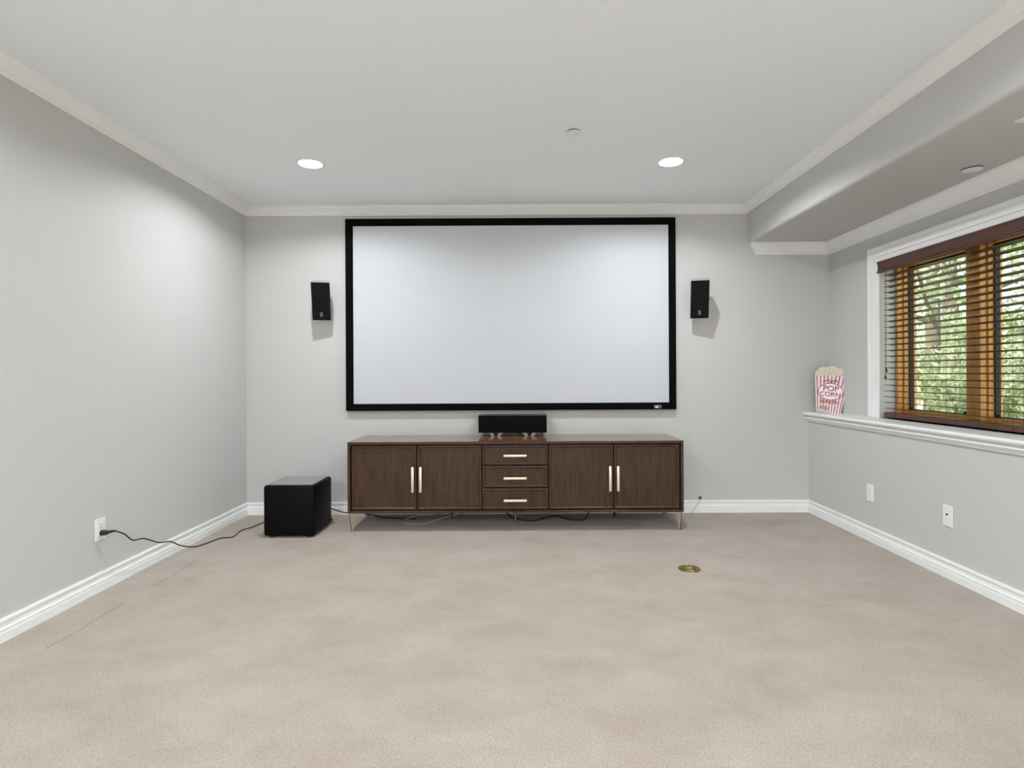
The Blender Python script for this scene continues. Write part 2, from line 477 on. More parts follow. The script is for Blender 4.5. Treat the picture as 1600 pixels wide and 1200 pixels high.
# ------------------------------------------------------------------ blind
BY0, BY1 = WY0 + .006, WY1 - .006
bl = thing('window_blind', 'dark brown wooden venetian blind with open slats in the window', 'blind', (2.545, (BY0 + BY1) / 2, LEDGE))
BO = bl.location.copy()
L2 = (BY1 - BY0) / 2
obj('headrail', bx(bmesh.new(), -.030, .026, -L2 + .01, L2 - .01, 1.828 - LEDGE, 1.880 - LEDGE, .002), 'blind', bl)
vp = [(-.050, 1.804), (-.062, 1.804), (-.064, 1.808), (-.064, 1.815), (-.059, 1.820), (-.057, 1.830), (-.057, 1.862), (-.060, 1.870), (-.064, 1.874), (-.064, 1.881), (-.061, 1.884), (-.046, 1.884), (-.046, 1.810)]
bm = prism(bmesh.new(), [(a, b - LEDGE) for a, b in vp], -L2, L2, 'Y')
bx(bm, -.047, -.028, L2 - .012, L2, 1.806 - LEDGE, 1.882 - LEDGE, .001); bx(bm, -.047, -.028, -L2, -L2 + .012, 1.806 - LEDGE, 1.882 - LEDGE, .001)
obj('valance', bm, 'blind', bl)
bm = bmesh.new()
sp = [(-.025, 0), (-.013, .0022), (0, .003), (.013, .0022), (.025, 0), (.025, -.0028), (.013, -.0006), (0, .0002), (-.013, -.0006), (-.025, -.0028)]
prism(bm, sp, -L2 + .014, L2 - .014, 'Y')
bm.verts.ensure_lookup_table()
slat0 = obj('slat', bm, 'slat', bl, loc=(0, 0, .874 - LEDGE))
slat0.rotation_euler = (0, math.radians(5.5), 0)
NSL = 24
for k in range(1, NSL):
    c = slat0.copy(); COL.objects.link(c); c.parent = bl
    c.location = (0, 0, .874 - LEDGE + k * (1.786 - .874) / (NSL - 1))
br = obj('bottom_rail', bx(bmesh.new(), -.026, .026, -L2 + .012, L2 - .012, .812 - LEDGE, .848 - LEDGE, .005, 2), 'blind', bl)
for y in (3.85, 3.39, 2.934, 2.72):
    bm = bmesh.new()
    for x in (-.0265, .0265):
        tube(bm, [(x, y - BO.y, .84 - LEDGE), (x, y - BO.y, 1.83 - LEDGE)], .0008, 5)
    obj('ladder_cord', bm, 'cord', bl)
    obj('rail_button', cyl(bmesh.new(), (-.0268, y - BO.y, .830 - LEDGE), .006, .004, 'X', 12), 'cord', br)
for dy, zt in ((0.0, 1.135), (.010, 1.09)):
    y = 3.925 - BO.y + dy
    c = obj('lift_cord', tube(bmesh.new(), smooth_path([(-.034, y, 1.82 - LEDGE), (-.036, y + .002, 1.45 - LEDGE), (-.037, y, zt - LEDGE + .015)], 6), .0011, 6), 'cord', bl)
    obj('tassel', lathe([(0, .018), (.003, .016), (.004, .010), (.0065, .0), (.0065, -.008), (.004, -.014), (0, -.016)], 14, (-.037, y, zt - LEDGE)), 'cord', c, True)

# ------------------------------------------------------------------ downlights
where = ['left of the screen', 'right of the screen', 'second row by the left wall', 'second row by the soffit',
         'unseen third row added as fill, left side', 'unseen third row added as fill, soffit side', 'unseen rear row added as fill, left side', 'unseen rear row added as fill, soffit side']
for k, ((x, y), w) in enumerate(zip(CANS, where)):
    t = thing('recessed_light', 'round white recessed ceiling light, ' + w, 'ceiling light', (x, y, ZC), group='recessed ceiling lights')
    obj('trim_ring', lathe([(CAN_R - .004, .002), (CAN_R - .002, -.003), (CAN_R + .006, -.004), (CAN_R + .014, -.002), (CAN_R + .016, 0), (CAN_R, .001), (CAN_R - .004, .002)], 40), 'trim', t, True)
    obj('baffle', lathe([(CAN_R, .0), (CAN_R - .004, .07), (CAN_R - .01, .12), (0, .12)], 40), 'trim', t, True)
    obj('bulb', lathe([(0, .0185), (.030, .019), (.050, .021), (.066, .028), (.062, .060), (.030, .118)], 32), 'bulb', t, True)
    ld = bpy.data.lights.new('downlight_glow', 'AREA'); ld.shape = 'DISK'; ld.size = .062
    ld.energy = CAN_POWER[k // 2]; ld.color = (.89, .95, 1.0)
    lo = bpy.data.objects.new('downlight_glow', ld); COL.objects.link(lo); lo.parent = t; lo.location = (0, 0, .0172)

# sprinkler cover caps and the soffit register
def cap(loc, r, label):
    t = thing('sprinkler_cover', label, 'sprinkler cover', loc)
    obj('collar', cyl(bmesh.new(), (0, 0, -.004), r * .86, .008, 'Z', 32), 'slot', t)
    obj('cap', lathe([(0, -.012), (r * .7, -.0115), (r * .96, -.0095), (r, -.008), (r * .97, -.0065), (0, -.0065)], 40), 'plate', t, True)
cap((.315, 3.21, ZC), .042, 'white round sprinkler cover on the ceiling between the two lights')
cap((2.335, 2.955, ZS), .045, 'white round sprinkler cover under the soffit above the window')
t = thing('air_register', 'white air register on the soffit underside at the right edge', 'vent', (2.21, 2.22, ZS))
bm = bmesh.new()
for a in ((-.14, .14, -.18, -.155), (-.14, .14, .155, .18), (-.14, -.115, -.155, .155), (.115, .14, -.155, .155)):
    bx(bm, a[0], a[1], a[2], a[3], -.008, 0, .002)
obj('register_frame', bm, 'plate', t)
obj('duct_shadow', box(-.115, .115, -.155, .155, -.002, -.0005), 'slot', t)
for k in range(10):
    y = -.14 + k * .031
    obj('louvre', box(-.115, .115, y - .010, y + .010, -.006, -.0035), 'plate', t)

# ------------------------------------------------------------------ projector screen
t = thing('projector_screen', 'large fixed projector screen in a black velvet frame', 'screen', (-.058, YB, .834))
ox, oz = -.058, .834
X0, X1, Z0, Z1 = -1.379 - ox, 1.262 - ox, 0, 2.370 - oz
I0, I1, J0, J1 = -1.319 - ox, 1.205 - ox, .890 - oz, 2.312 - oz
def bar(poly):
    bm = bmesh.new()
    f = [bm.verts.new((x, -.040, z)) for x, z in poly]
    b = [bm.verts.new((x, 0, z)) for x, z in poly]
    bm.faces.new(f); bm.faces.new(list(reversed(b)))
    for i in range(4): bm.faces.new((f[i], b[i], b[(i + 1) % 4], f[(i + 1) % 4]))
    bmesh.ops.recalc_face_normals(bm, faces=bm.faces)
    return bm
for poly in ([(X0, Z1), (X1, Z1), (I1, J1), (I0, J1)], [(X0, Z0), (I0, J0), (I1, J0), (X1, Z0)],
             [(X0, Z0), (X0, Z1), (I0, J1), (I0, J0)], [(X1, Z0), (I1, J0), (I1, J1), (X1, Z1)]):
    bot = obj('frame_bar', bar(poly), 'black_felt', t)
    if poly[0] == (X0, Z0) and poly[1] == (I0, J0): lower = bot
obj('screen_surface', box(I0 - .004, I1 + .004, -.034, -.030, J0 - .004, J1 + .004), 'screen', t)
bm = bmesh.new(); bx0, bz0, bw, bh = 1.086 - ox, .845 - oz, .052, .022
for a in ((0, bw, 0, .003), (0, bw, bh - .003, bh), (0, .003, .003, bh - .003), (bw - .003, bw, .003, bh - .003)):
    bx(bm, bx0 + a[0], bx0 + a[1], -.0415, -.040, bz0 + a[2], bz0 + a[3])
prism(bm, [(bx0 + .012, bz0 + .003), (bx0 + .036, bz0 + .003), (bx0 + .022, bz0 + .019), (bx0 + .006, bz0 + .019)], -.0415, -.040, 'Y')
prism(bm, [(bx0 + .034, bz0 + .019), (bx0 + .026, bz0 + .013), (bx0 + .048, bz0 + .019)], -.0415, -.040, 'Y')
obj('badge', bm, 'badge', lower)

# ------------------------------------------------------------------ media cabinet
CX0, CX1, CYF, CYB, CZ0, CZ1 = -1.223, 1.175, 4.107, 4.571, .133, .642
cxm = (CX0 + CX1) / 2
t = thing('media_cabinet', 'long dark walnut media cabinet below the screen with gold handles', 'cabinet', (cxm, (CYF + CYB) / 2, 0))
co = t.location.copy()
def cbx(bm, x0, x1, y0, y1, z0, z1, bev=0.0, seg=1):
    return bx(bm, x0 - co.x, x1 - co.x, y0 - co.y, y1 - co.y, z0, z1, bev, seg)
obj('cabinet_top', cbx(bmesh.new(), CX0, CX1, CYF + .004, CYB, CZ1 - .019, CZ1), 'cabtop', t)
obj('top_front_edge', cbx(bmesh.new(), CX0, CX1, CYF, CYF + .004, CZ1 - .019, CZ1, .001), 'cab', t)  # front of the same top, left dark without the painted-in reflection
obj('side_panel', cbx(bmesh.new(), CX0, CX0 + .019, CYF, CYB, CZ0, CZ1 - .019, .0015), 'cab', t)
obj('side_panel', cbx(bmesh.new(), CX1 - .019, CX1, CYF, CYB, CZ0, CZ1 - .019, .0015), 'cab', t)
obj('bottom_panel', cbx(bmesh.new(), CX0 + .019, CX1 - .019, CYF, CYB, CZ0, CZ0 + .016, .0015), 'cab', t)
obj('back_panel', cbx(bmesh.new(), CX0 + .019, CX1 - .019, CYB - .012, CYB, CZ0 + .016, CZ1 - .019), 'cabdark', t)
obj('inner_carcass', cbx(bmesh.new(), CX0 + .019, CX1 - .019, CYF + .036, CYB - .012, CZ0 + .016, CZ1 - .019), 'cabdark', t)
FZ0, FZ1 = CZ0 + .021, CZ1 - .026
def front(name, x0, x1, z0, z1):
    """door or drawer front: slab with a raised, softly bevelled rim"""
    bm = bmesh.new(); w = .019
    y0 = CYF + .008
    cbx(bm, x0 + w * .6, x1 - w * .6, y0 + .009, y0 + .022, z0 + w * .6, z1 - w * .6)
    for a in ((x0, x0 + w, z0, z1), (x1 - w, x1, z0, z1), (x0 + w * .5, x1 - w * .5, z0, z0 + w), (x0 + w * .5, x1 - w * .5, z1 - w, z1)):
        cbx(bm, a[0], a[1], y0, y0 + .022, a[2], a[3], .0075, 3)
    return obj(name, bm, 'cab', t)
def pull(par, x0, x1, z0, z1):
    bm = cbx(bmesh.new(), x0, x1, CYF - .018, CYF - .008, z0, z1, .0045, 2)
    if x1 - x0 > z1 - z0:
        for x in (x0 + .012, x1 - .012): cbx(bm, x - .005, x + .005, CYF - .009, CYF + .015, z0 + .004, z1 - .004)
    else:
        for z in (z0 + .014, z1 - .014): cbx(bm, x0 + .004, x1 - .004, CYF - .009, CYF + .015, z - .006, z + .006)
    obj('handle', bm, 'champ', par, True)
D = [(-1.197, -.731), (-.727, -.266), (.213, .676), (.680, 1.149)]
for i, (a, b) in enumerate(D):
    d = front('door', a, b, FZ0, FZ1)
    hx = (b - .036, b - .016) if i % 2 == 0 else (a + .016, a + .036)
    pull(d, hx[0], hx[1], .283, .465)
for z0, z1, hz in ((.472, FZ1, .541), (.312, .466, .380), (FZ0, .306, .221)):
    d = front('drawer', -.262, .209, z0, z1)
    pull(d, -.110, .056, hz - .009, hz + .009)
def leg(x, y, sx, sy):
    """bent-plate leg: two tapering wings meeting at the outer corner, under a mounting plate"""
    bm = bmesh.new()
    z1 = CZ0
    cbx(bm, min(x, x + sx * .110), max(x, x + sx * .110), min(y, y + sy * .05), max(y, y + sy * .05), z1 - .006, z1)
    fx = x + sx * .014
    def wing(a_top, b_top, a_bot, b_bot, alongx):
        th = .004
        if alongx: q = [(a_top, z1 - .004), (b_top, z1 - .004), (b_bot, 0), (a_bot, 0)]
        else: q = [(a_top, z1 - .004), (b_top, z1 - .004), (b_bot, 0), (a_bot, 0)]
        return q
    q = [(x + sx * .002 - co.x, z1 - .004), (x + sx * .040 - co.x, z1 - .004), (fx + sx * .016 - co.x, 0), (fx - co.x, 0)]
    prism(bm, q, y + sy * .010 - co.y, y + sy * .014 - co.y, 'Y')
    q = [(y + sy * .010 - co.y, z1 - .004), (y + sy * .040 - co.y, z1 - .004), (y + sy * .022 - co.y, 0), (y + sy * .010 - co.y, 0)]
    v = bmesh.new()
    def P(p, s): return Vector((0, p[0], p[1])) + Vector(((x + sx * (.002 if p[1] > .05 else .014)) - co.x + s, 0, 0))
    v0 = [bm.verts.new(P(p, 0)) for p in q]; v1 = [bm.verts.new(P(p, sx * .004)) for p in q]
    bm.faces.new(v0); bm.faces.new(list(reversed(v1)))
    for i in range(4): bm.faces.new((v0[i], v1[i], v1[(i + 1) % 4], v0[(i + 1) % 4]))
    v.free(); bmesh.ops.recalc_face_normals(bm, faces=bm.faces)
    return obj('leg', bm, 'chrome', t)
leg(CX0 + .008, CYF + .002, 1, 1); leg(CX1 - .008, CYF + .002, -1, 1)
leg(CX0 + .008, CYB - .002, 1, -1); leg(CX1 - .008, CYB - .002, -1, -1)
bm = bmesh.new(); cyl(bm, (-.027 - co.x, 4.336 - co.y, (CZ0 + .001) / 2), .007, CZ0 + .001, 'Z', 16, .014)
obj('centre_leg', bm, 'pinkleg', t, True)
for x in (-.53, .75):
    bm = bmesh.new(); cyl(bm, (x - co.x, 4.53 - co.y, CZ0 / 2), .009, CZ0, 'Z', 12)
    obj('support_foot', bm, 'rubber', t, True)

# ------------------------------------------------------------------ centre speaker on its small stand
t = thing('centre_speaker', 'wide black centre speaker standing on the cabinet under the screen', 'speaker', (-.047, 4.53, CZ1))
W2 = .265
obj('body', bx(bmesh.new(), -W2, W2, -.070, .095, .026, .161, .005, 2), 'blackgloss', t)
obj('grille', bx(bmesh.new(), -W2 + .003, W2 - .003, -.080, -.070, .028, .158, .003, 2), 'blackfront', t)
for x in (-.13, .13):
    bm = bmesh.new()
    for s in (-1, 1):
        prism(bm, [(x + s * .012, 0), (x + s * .030, 0), (x + s * .060, .026), (x + s * .022, .026)], -.06, .07, 'Y')
    obj('stand_foot', bm, 'silver', t)

# ------------------------------------------------------------------ tilted wall speakers
def wall_speaker(xt, label, yaw):
    # origin at the middle of the lower front edge; the face leans forward at the top
    t = thing('wall_speaker', label, 'speaker', (xt, 4.518, 1.552), group='wall speakers beside the screen')
    tilt = math.radians(22)
    t.rotation_euler = (Matrix.Rotation(yaw, 3, 'Z') @ Matrix.Rotation(tilt, 3, 'X')).to_euler()
    w, h, d, s = .0685, .300, .095, .016
    bm = bmesh.new()
    f = [bm.verts.new(p) for p in ((-w, .010, .002), (w, .010, .002), (w, .010, h - .001), (-w, .010, h - .001))]
    m = [bm.verts.new(p) for p in ((-w, .022, .002), (w, .022, .002), (w, .022, h - .001), (-w, .022, h - .001))]
    b = [bm.verts.new(p) for p in ((-w + s, d, .012), (w - s, d, .012), (w - .012, d, h - .004), (-w + .012, d, h - .004))]
    bm.faces.new(f); bm.faces.new(list(reversed(b)))
    for A, B in ((f, m), (m, b)):
        for i in range(4): bm.faces.new((A[i], B[i], B[(i + 1) % 4], A[(i + 1) % 4]))
    bmesh.ops.recalc_face_normals(bm, faces=bm.faces)
    obj('shell', bm, 'silver', t)
    g = obj('grille', bx(bmesh.new(), -w, w, 0, .010, 0, h, .002, 2), 'blackcloth', t)
    bm = bmesh.new(); bx(bm, -.010, .010, -.0015, .0005, .030, .046); bx(bm, -.010, .010, -.0015, .0005, .048, .064)
    obj('badge', bm, 'greybadge', g)
    # bracket from the shell back to the wall
    inv = t.rotation_euler.to_matrix().inverted()
    p0 = Vector((0, d - .01, .15)); p1 = inv @ (Vector((xt, YB, 1.66)) - t.location)
    bm = tube(bmesh.new(), [p0, p0.lerp(p1, .5), p1], .012, 10)
    obj('bracket', bm, 'rubber', t, True)
wall_speaker(-1.540, 'black-fronted wall speaker mounted left of the projector screen', math.radians(13))
wall_speaker(1.422, 'black-fronted wall speaker mounted right of the projector screen', math.radians(-13))

# ------------------------------------------------------------------ subwoofer
def text_bm(s, size, depth, mtx):
    c = bpy.data.curves.new('txt', 'FONT'); c.body = s; c.size = size; c.extrude = depth
    c.align_x = 'CENTER'; c.align_y = 'CENTER'; c.resolution_u = 4
    o = bpy.data.objects.new('txt', c); COL.objects.link(o)
    dg = bpy.context.evaluated_depsgraph_get(); dg.update()
    me = bpy.data.meshes.new_from_object(o.evaluated_get(dg))
    bm = bmesh.new(); bm.from_mesh(me); bm.transform(mtx)
    bpy.data.objects.remove(o); bpy.data.curves.remove(c); bpy.data.meshes.remove(me)
    return bm
t = thing('subwoofer', 'black cube subwoofer on the carpet left of the cabinet', 'subwoofer', (-1.586, 4.152, 0))
sw, sd = .176, .185
obj('body', bx(bmesh.new(), -sw, sw, -sd, sd, .014, .362, .016, 4), 'blacksub', t, True)
obj('top_panel', bx(bmesh.new(), -sw + .020, sw - .020, -sd + .022, sd - .012, .360, .3645, .0015), 'greyglass', t)
for i, ch in enumerate('REL'):
    obj('logo_letter', text_bm(ch, .034, .0004, Matrix.Translation((-.045 + i * .045, .02, .365))), 'badge', t)
for x in (-sw + .045, sw - .045):
    for y in (-sd + .045, sd - .045):
        obj('foot', cyl(bmesh.new(), (x, y, .012), .020, .024, 'Z', 20), 'rubber', t)

# ------------------------------------------------------------------ sockets and plates
def duplex(bmw, bms, yc, zc, x, s):
    """duplex socket faces (bmw) and slots (bms) on a wall at x facing s"""
    for dz in (-.0195, .0195):
        bx(bmw, min(x + s * .005, x + s * .0075), max(x + s * .005, x + s * .0075), yc - .0165, yc + .0165, zc + dz - .0145, zc + dz + .0145, .001)
        for dy, hh in ((-.006, .0045), (.006, .0038)):
            bx(bms, min(x + s * .0072, x + s * .0079), max(x + s * .0072, x + s * .0079), yc + dy - .0011, yc + dy + .0011, zc + dz + .001, zc + dz + .001 + 2 * hh)
        cyl(bms, (x + s * .0075, yc, zc + dz - .008), .0024, .0008, 'X', 10)
def plate(label, name, wx, s, yc, zc, kind):
    t = thing(name, label, 'outlet' if kind == 'duplex' else 'wall plate', (wx, yc, zc))
    obj('cover_plate', bx(bmesh.new(), min(0, s * .006), max(0, s * .006), -.035, .035, -.057, .057, .002, 2), 'plate', t)
    if kind == 'duplex':
        w, sl = bmesh.new(), bmesh.new(); duplex(w, sl, 0, 0, 0, s)
        obj('socket', w, 'plate', t); obj('slot', sl, 'slot', t)
        obj('screw', cyl(bmesh.new(), (s * .0062, 0, 0), .003, .0015, 'X', 12), 'badge', t)
    else:
        obj('jack', cyl(bmesh.new(), (s * .008, 0, .008), .005, .008, 'X', 16), 'slot', t)
        for z in (-.042, .042): obj('screw', cyl(bmesh.new(), (s * .0062, 0, z), .003, .0015, 'X', 12), 'badge', t)
plate('white double socket on the left wall with a black plug', 'wall_outlet', XL, 1, 3.013, .322, 'duplex')
plate('white double socket on the right wall nearer the corner', 'wall_outlet', XR, -1, 3.828, .321, 'duplex')
plate('white blank plate with one round jack on the right wall', 'cable_plate', XR, -1, 3.136, .338, 'jack')

# ------------------------------------------------------------------ cables
t = thing('power_cord', 'black power cord from the left wall socket to the subwoofer', 'cord', (XL + .03, 3.03, 0))
def rel(pts, o): return [Vector(p) - o for p in pts]
po = t.location.copy()
bm = bmesh.new()
tube(bm, rel([(XL + .007, 3.013, .303), (XL + .014, 3.013, .303), (XL + .030, 3.016, .303), (XL + .038, 3.022, .303)], po), [.014, .015, .013, .009], 14)
tube(bm, rel([(XL + .034, 3.018, .303), (XL + .040, 3.045, .302), (XL + .046, 3.066, .299)], po), [.009, .0065, .0045], 10)
obj('plug', bm, 'rubber', t, True)
cp = [(XL + .044, 3.062, .300), (-2.125, 3.10, .272), (-2.12, 3.16, .222), (-2.118, 3.25, .205), (-2.115, 3.38, .145), (-2.12, 3.50, .115), (-2.125, 3.62, .055),
      (-2.11, 3.74, .012), (-2.085, 3.85, .0045), (-2.055, 3.96, .0045), (-1.985, 3.99, .0045), (-2.005, 4.15, .0045), (-1.97, 4.25, .0045), (-1.93, 4.42, .006), (-1.80, 4.45, .035), (-1.66, 4.38, .075), (-1.64, 4.336, .08)]
obj('lead', tube(bmesh.new(), smooth_path(rel(cp, po), 8), .0036, 8), 'rubber', t, True)
t = thing('signal_cable', 'black signal cable from the subwoofer to behind the cabinet', 'cable', (-1.40, 4.42, 0))
obj('lead', tube(bmesh.new(), smooth_path(rel([(-1.50, 4.336, .12), (-1.47, 4.42, .105), (-1.37, 4.46, .062), (-1.28, 4.49, .040), (-1.17, 4.52, .028), (-1.05, 4.50, .008), (-.8, 4.46, .0045)], t.location), 8), .004, 8), 'rubber', t, True)
t = thing('loose_plug', 'short black lead with a copper tip beside the subwoofer', 'cable', (-1.40, 4.32, 0))
obj('lead', tube(bmesh.new(), smooth_path(rel([(-1.46, 4.336, .06), (-1.43, 4.352, .052), (-1.405, 4.34, .030)], t.location), 6), .005, 8), 'rubber', t, True)
obj('tip', tube(bmesh.new(), rel([(-1.405, 4.34, .030), (-1.398, 4.335, .018), (-1.394, 4.332, .006)], t.location), .0058, 8), 'orange', t, True)
def cable(name, label, pts, r, m):
    o = Vector(pts[0]); o.z = 0
    tag(obj(name, tube(bmesh.new(), smooth_path(rel(pts, o), 8), r, 8), m, None, True, o), label, 'cable')
cable('grey_cable', 'pale grey cable looped on the carpet under the cabinet',
      [(-.55, 4.60, .10), (-.62, 4.50, .04), (-.78, 4.47, .030), (-.87, 4.43, .012), (-.88, 4.36, .005), (-.80, 4.31, .005), (-.70, 4.33, .005), (-.62, 4.42, .012), (-.50, 4.45, .035), (-.40, 4.52, .045), (-.36, 4.60, .05)], .005, 'greycable')
cable('black_cable', 'black cable trailing across the carpet under the drawers',
      [(-.15, 4.60, .06), (-.06, 4.46, .02), (.03, 4.40, .005), (.13, 4.40, .005), (.22, 4.46, .012), (.30, 4.47, .02), (.38, 4.42, .006), (.48, 4.40, .005), (.53, 4.47, .02), (.56, 4.60, .06)], .005, 'rubber')
cable('speaker_lead', 'brown cable hanging below the cabinet near its centre leg',
      [(.02, 4.60, .07), (.10, 4.50, .055), (.20, 4.48, .062), (.30, 4.49, .05), (.45, 4.50, .055), (.62, 4.60, .06)], .004, 'greycable')
t = thing('wall_wire', 'thin wire leaving a black wall grommet right of the cabinet', 'wire', (1.458, YB, .119))
obj('grommet', cyl(bmesh.new(), (0, -.006, 0), .011, .012, 'Y', 16), 'rubber', t)
obj('lead', tube(bmesh.new(), smooth_path(rel([(1.458, YB - .012, .117), (1.44, YB - .026, .09), (1.40, YB - .03, .03), (1.375, YB - .035, .003)], t.location), 6), .0022, 6), 'greycable', t, True)

# brass floor box cover
t = thing('floor_box', 'round aged brass floor outlet cover in the carpet', 'floor outlet', (.975, 3.30, 0))
obj('flange', lathe([(.063, 0), (.062, .004), (.055, .006), (.050, .0055), (.046, .0045), (0, .0045)], 44), 'brass', t, True)
obj('lid', lathe([(.043, .0045), (.042, .007), (.036, .0076), (.034, .0065), (0, .0065)], 44), 'brass', t, True)
for a in ((-.014, .014, -.003, .003), (-.006, .006, .048, .056), (-.006, .006, -.056, -.048)):
    obj('catch', box(*a, .005, .0085, bev=.001), 'champ', t)

# ------------------------------------------------------------------ popcorn sign leaning in the corner
t = thing('popcorn_sign', 'red striped popcorn bucket sign leaning on the window ledge', 'sign', (2.420, 4.500, LEDGE))
yaw = math.radians(-35)
t.rotation_euler = (Matrix.Rotation(yaw, 3, 'Z') @ Matrix.Rotation(math.radians(-4), 3, 'X') @ Matrix.Rotation(math.radians(5.0), 3, 'Y')).to_euler()
HB, WB, WT = .300, .083, .122        # bucket height, half widths at the bottom and the top
def halfw(z): return WB + (WT - WB) * z / HB
top = [(WT * math.cos(a) * 1.0, HB + .064 * math.sin(a) + .006 * math.sin(9 * a)) for a in [math.pi * k / 24 for k in range(25)]]
bm = prism(bmesh.new(), [(-WB, 0), (WB, 0)] + top, -.006, .006, 'Y')
obj('board', bm, 'corn', t)
obj('back_plate', prism(bmesh.new(), [(-WB + .002, .002), (WB - .002, .002), (WT - .002, HB), (-WT + .002, HB)], .006, .009, 'Y'), 'signback', t)
bm = prism(bmesh.new(), [(-WB, .001), (WB, .001), (WT, HB), (-WT, HB)], -.0075, -.006, 'Y')
face = obj('bucket_face', bm, 'pink', t)
for k in range(9):
    u = -.88 + k * .22
    ww = .030
    bm = prism(bmesh.new(), [(WB * (u - ww), .003), (WB * (u + ww), .003), (WT * (u + ww), HB - .003), (WT * (u - ww), HB - .003)], -.0085, -.0075, 'Y')
    obj('stripe', bm, 'red', face)
def ell(a, b, y0, y1, cz):
    return prism(bmesh.new(), [(a * math.cos(2 * math.pi * k / 40), cz + b * math.sin(2 * math.pi * k / 40)) for k in range(40)], y0, y1, 'Y')
obj('oval_border', ell(.088, .067, -.0095, -.0085, .168), 'outline', face)
obj('oval', ell(.083, .062, -.0102, -.0095, .168), 'ovalw', face)
RX = Matrix.Rotation(math.pi / 2, 4, 'X')
for s, z, sz in (('POP', .192, .060), ('CORN', .147, .050)):
    for depth, m_, g in ((.0004, 'outline', .003), (.0010, 'letter', 0)):
        bm = text_bm(s, sz, depth, Matrix.Translation((0.0015 if g else 0, -.0108, z - (.0015 if g else 0))) @ RX)
        obj('lettering', bm, m_, face)
random.seed(4)
def scribble(x0, x1, z, amp, n):
    pts = [(x0 + (x1 - x0) * i / n, -.0092, z + amp * (1 if i % 2 else -1) * random.uniform(.4, 1)) for i in range(n + 1)]
    return tube(bmesh.new(), smooth_path(pts, 4), .0026, 6)
obj('script', scribble(-.058, .052, .252, .016, 13), 'script', face)
obj('script', scribble(-.066, .062, .088, .015, 17), 'script', face)
bm = prism(bmesh.new(), [(-.070, .040), (-.048, .058), (-.012, .052), (-.004, .030), (-.022, .014), (-.040, .018), (-.072, .026)], -.0110, -.0085, 'Y')
obj('scoop', bm, 'scoop', face)
def popcorn(spots, name, m_):
    bm = bmesh.new()
    for x, z, r in spots:
        for k in range(3):
            dx, dz = random.uniform(-.5, .5) * r, random.uniform(-.5, .5) * r
            bmesh.ops.create_icosphere(bm, subdivisions=1, radius=r * random.uniform(.6, .9), matrix=Matrix.Translation((x + dx, -.007 + random.uniform(-.004, .001), z + dz)) @ Matrix.Diagonal((1, .7, 1, 1)))
    o = obj(name, bm, m_, t, True); o['kind'] = 'stuff'
    return o
sp = []
for k in range(120):
    a = random.uniform(-.96, .96); zz = HB - .010 + random.uniform(0, 1) * (.004 + .066 * math.sqrt(max(0, 1 - a * a)))
    sp.append((a * (WT - .006), zz, random.uniform(.006, .010)))
for k in range(16): sp.append((random.uniform(-.074, -.030), random.uniform(.008, .024), .007))
popcorn(sp, 'popcorn', 'corn')
popcorn([(random.uniform(-.09, .09), HB + random.uniform(.002, .045), .0030) for k in range(12)], 'kernel_flecks', 'cornspot').location = (0, -.004, 0)

# ------------------------------------------------------------------ garden outside the window
bm = bmesh.new()
nx, ny = 24, 30
gv = [[bm.verts.new((XO + .02 + 22 * (i / nx) ** 1.4, -8 + 30 * j / ny, 0)) for j in range(ny + 1)] for i in range(nx + 1)]
for r in gv:
    for v in r:
        d = v.co.x - XO
        v.co.z = .35 + .085 * max(0, d - 1.5) + .08 * math.sin(v.co.y * 1.3 + d) * min(1, d / 3)
for i in range(nx):
    for j in range(ny): bm.faces.new((gv[i][j], gv[i + 1][j], gv[i + 1][j + 1], gv[i][j + 1]))
ground = struct('ground_outside', bm, 'soil', 'dry grassy slope outside the window', 'ground')
def gz(x, y):
    d = x - XO
    return .35 + .085 * max(0, d - 1.5) + .08 * math.sin(y * 1.3 + d) * min(1, d / 3)

def leaves(name, blobs, n, size, m_, parent, seed):
    rg = np.random.default_rng(seed)
    w = np.array([b[3] ** 2 for b in blobs]); w /= w.sum()
    idx = rg.choice(len(blobs), n, p=w)
    C = np.array([b[:3] for b in blobs])[idx]; Rr = np.array([b[3] for b in blobs])[idx]
    d = rg.normal(size=(n, 3)); d /= np.linalg.norm(d, axis=1)[:, None]
    P = C + d * (Rr * rg.uniform(.35, 1.0, n) ** .6)[:, None] * np.array([1, 1, .8])
    nrm = rg.normal(size=(n, 3)) + np.array([0, 0, .7]); nrm /= np.linalg.norm(nrm, axis=1)[:, None]
    a = np.cross(nrm, rg.normal(size=(n, 3))); a /= np.linalg.norm(a, axis=1)[:, None]
    b = np.cross(nrm, a); s = (size * rg.uniform(.6, 1.3, n))[:, None]
    V = np.stack([P - a * s, P + b * s * .45 + nrm * s * .12, P + a * s, P - b * s * .45 + nrm * s * .12], 1).reshape(-1, 3)
    me = bpy.data.meshes.new(name)
    me.vertices.add(4 * n); me.vertices.foreach_set('co', V.astype(np.float32).ravel())
    me.loops.add(4 * n); me.loops.foreach_set('vertex_index', np.arange(4 * n, dtype=np.int32))
    me.polygons.add(n); me.polygons.foreach_set('loop_start', np.arange(0, 4 * n, 4, dtype=np.int32))
    me.update(calc_edges=True)
    me.materials.append(M[m_])
    o = bpy.data.objects.new(name, me); COL.objects.link(o); o.parent = parent
    o['kind'] = 'stuff'
    return o

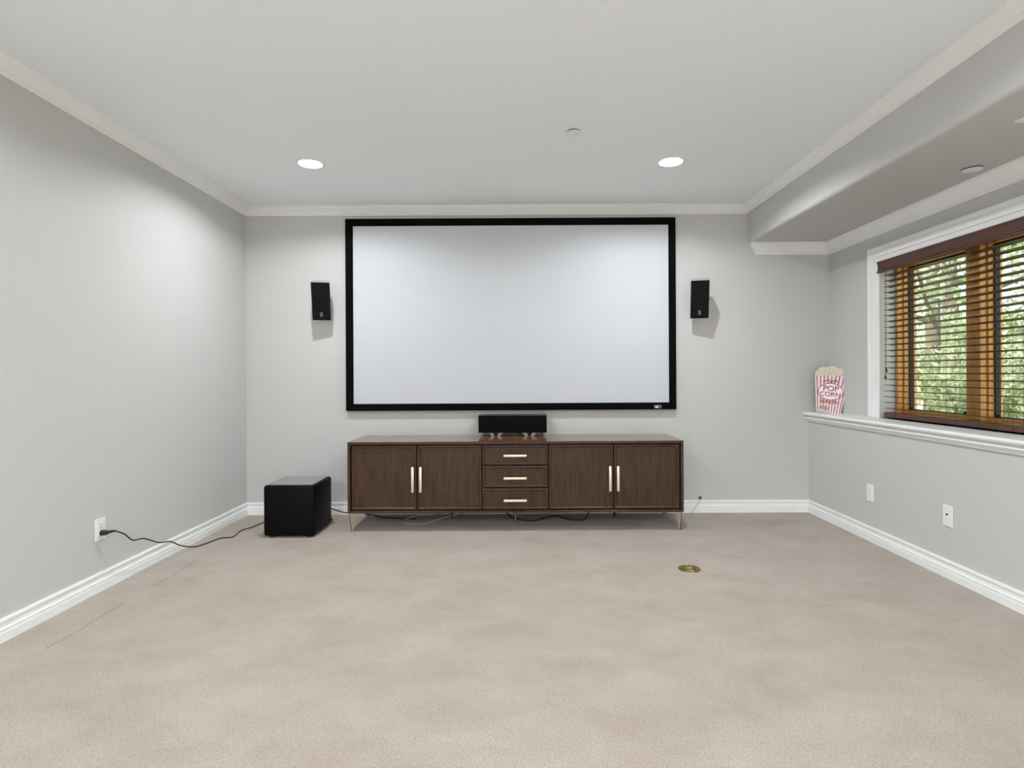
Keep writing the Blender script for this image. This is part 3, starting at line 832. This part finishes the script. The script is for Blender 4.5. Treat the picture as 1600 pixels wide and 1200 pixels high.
def tree(label, x, y, h, r, m_, n, seed, lean=(0, 0), low=.25):
    rd = random.Random(seed)
    t = thing('garden_tree', label, 'tree', (x, y, gz(x, y) - .05), group='trees outside the window')
    tr = [(lean[0] * s * s * h, lean[1] * s * s * h + .04 * math.sin(5 * s + seed), s * h) for s in [k / 8 for k in range(9)]]
    bm = bmesh.new(); tube(bm, tr, [r * (1 - .75 * k / 8) for k in range(9)], 10)
    blobs = []
    for k in range(11):
        s = low + (1 - low) * (k + rd.random()) / 11
        i = min(7, int(s * 8)); p = Vector(tr[i])
        a = rd.uniform(0, 6.28); L = (1.15 - .6 * s) * h * rd.uniform(.22, .36)
        q = p + Vector((math.cos(a) * L, math.sin(a) * L, L * rd.uniform(.1, .5)))
        tube(bm, [p, p.lerp(q, .5) + Vector((0, 0, .04)), q], [r * .38, r * .22, r * .08], 6)
        blobs.append((q.x, q.y, q.z, h * rd.uniform(.10, .17)))
        blobs.append((*(p.lerp(q, .55)), h * .09))
    obj('trunk', bm, 'bark', t, True)
    leaves('foliage', blobs, n, .055, m_, t, seed)
tree('slim grey tree showing through the left pane', 4.55, 6.35, 5.5, .085, 'leafA', 5200, 3, (.01, .02), .12)
tree('leafy tree standing close beyond the right pane', 5.05, 5.35, 5.2, .10, 'leafB', 5200, 7, (-.01, .01), .12)
tree('pale tall tree far up the slope behind the left pane', 7.2, 9.6, 7.0, .14, 'leafB', 7000, 11, (0, .01), .08)
tree('dark trunked tree far up the slope behind the right pane', 8.6, 8.4, 7.0, .15, 'leafA', 7000, 16, (.01, 0), .08)
tree('deep green tree at the far end of the slope', 10.2, 12.4, 8.0, .16, 'leafC', 8000, 21, (0, 0), .06)
tree('broad tree further along the slope to the right', 9.0, 4.6, 6.6, .14, 'leafC', 7000, 27, (0, .01), .06)
def shrub(label, x, y, h, m_, n, seed):
    rd = random.Random(seed)
    t = thing('garden_shrub', label, 'shrub', (x, y, gz(x, y) - .03), group='shrubs outside the window')
    bm = bmesh.new(); blobs = []
    for k in range(8):
        a = rd.uniform(0, 6.28); L = h * rd.uniform(.2, .5)
        q = Vector((math.cos(a) * L, math.sin(a) * L, h * rd.uniform(.5, .9)))
        tube(bm, [(0, 0, 0), q * .5 + Vector((0, 0, .05)), q], [.018, .012, .005], 6)
        blobs.append((*q, h * .28)); blobs.append((*(q * .55), h * .22))
    obj('stems', bm, 'bark', t, True)
    leaves('foliage', blobs, n, .042, m_, t, seed)
shrub('light green shrub low outside the left pane', 4.4, 5.6, .95, 'leafA', 2200, 31)
shrub('yellow green shrub low outside the right pane', 4.6, 4.7, 1.0, 'leafB', 2200, 32)
shrub('taller shrub on the slope between the two panes', 5.9, 6.9, 1.4, 'leafA', 2800, 33)
shrub('rounded shrub on the slope beyond the right pane', 6.8, 6.0, 1.5, 'leafB', 2800, 34)
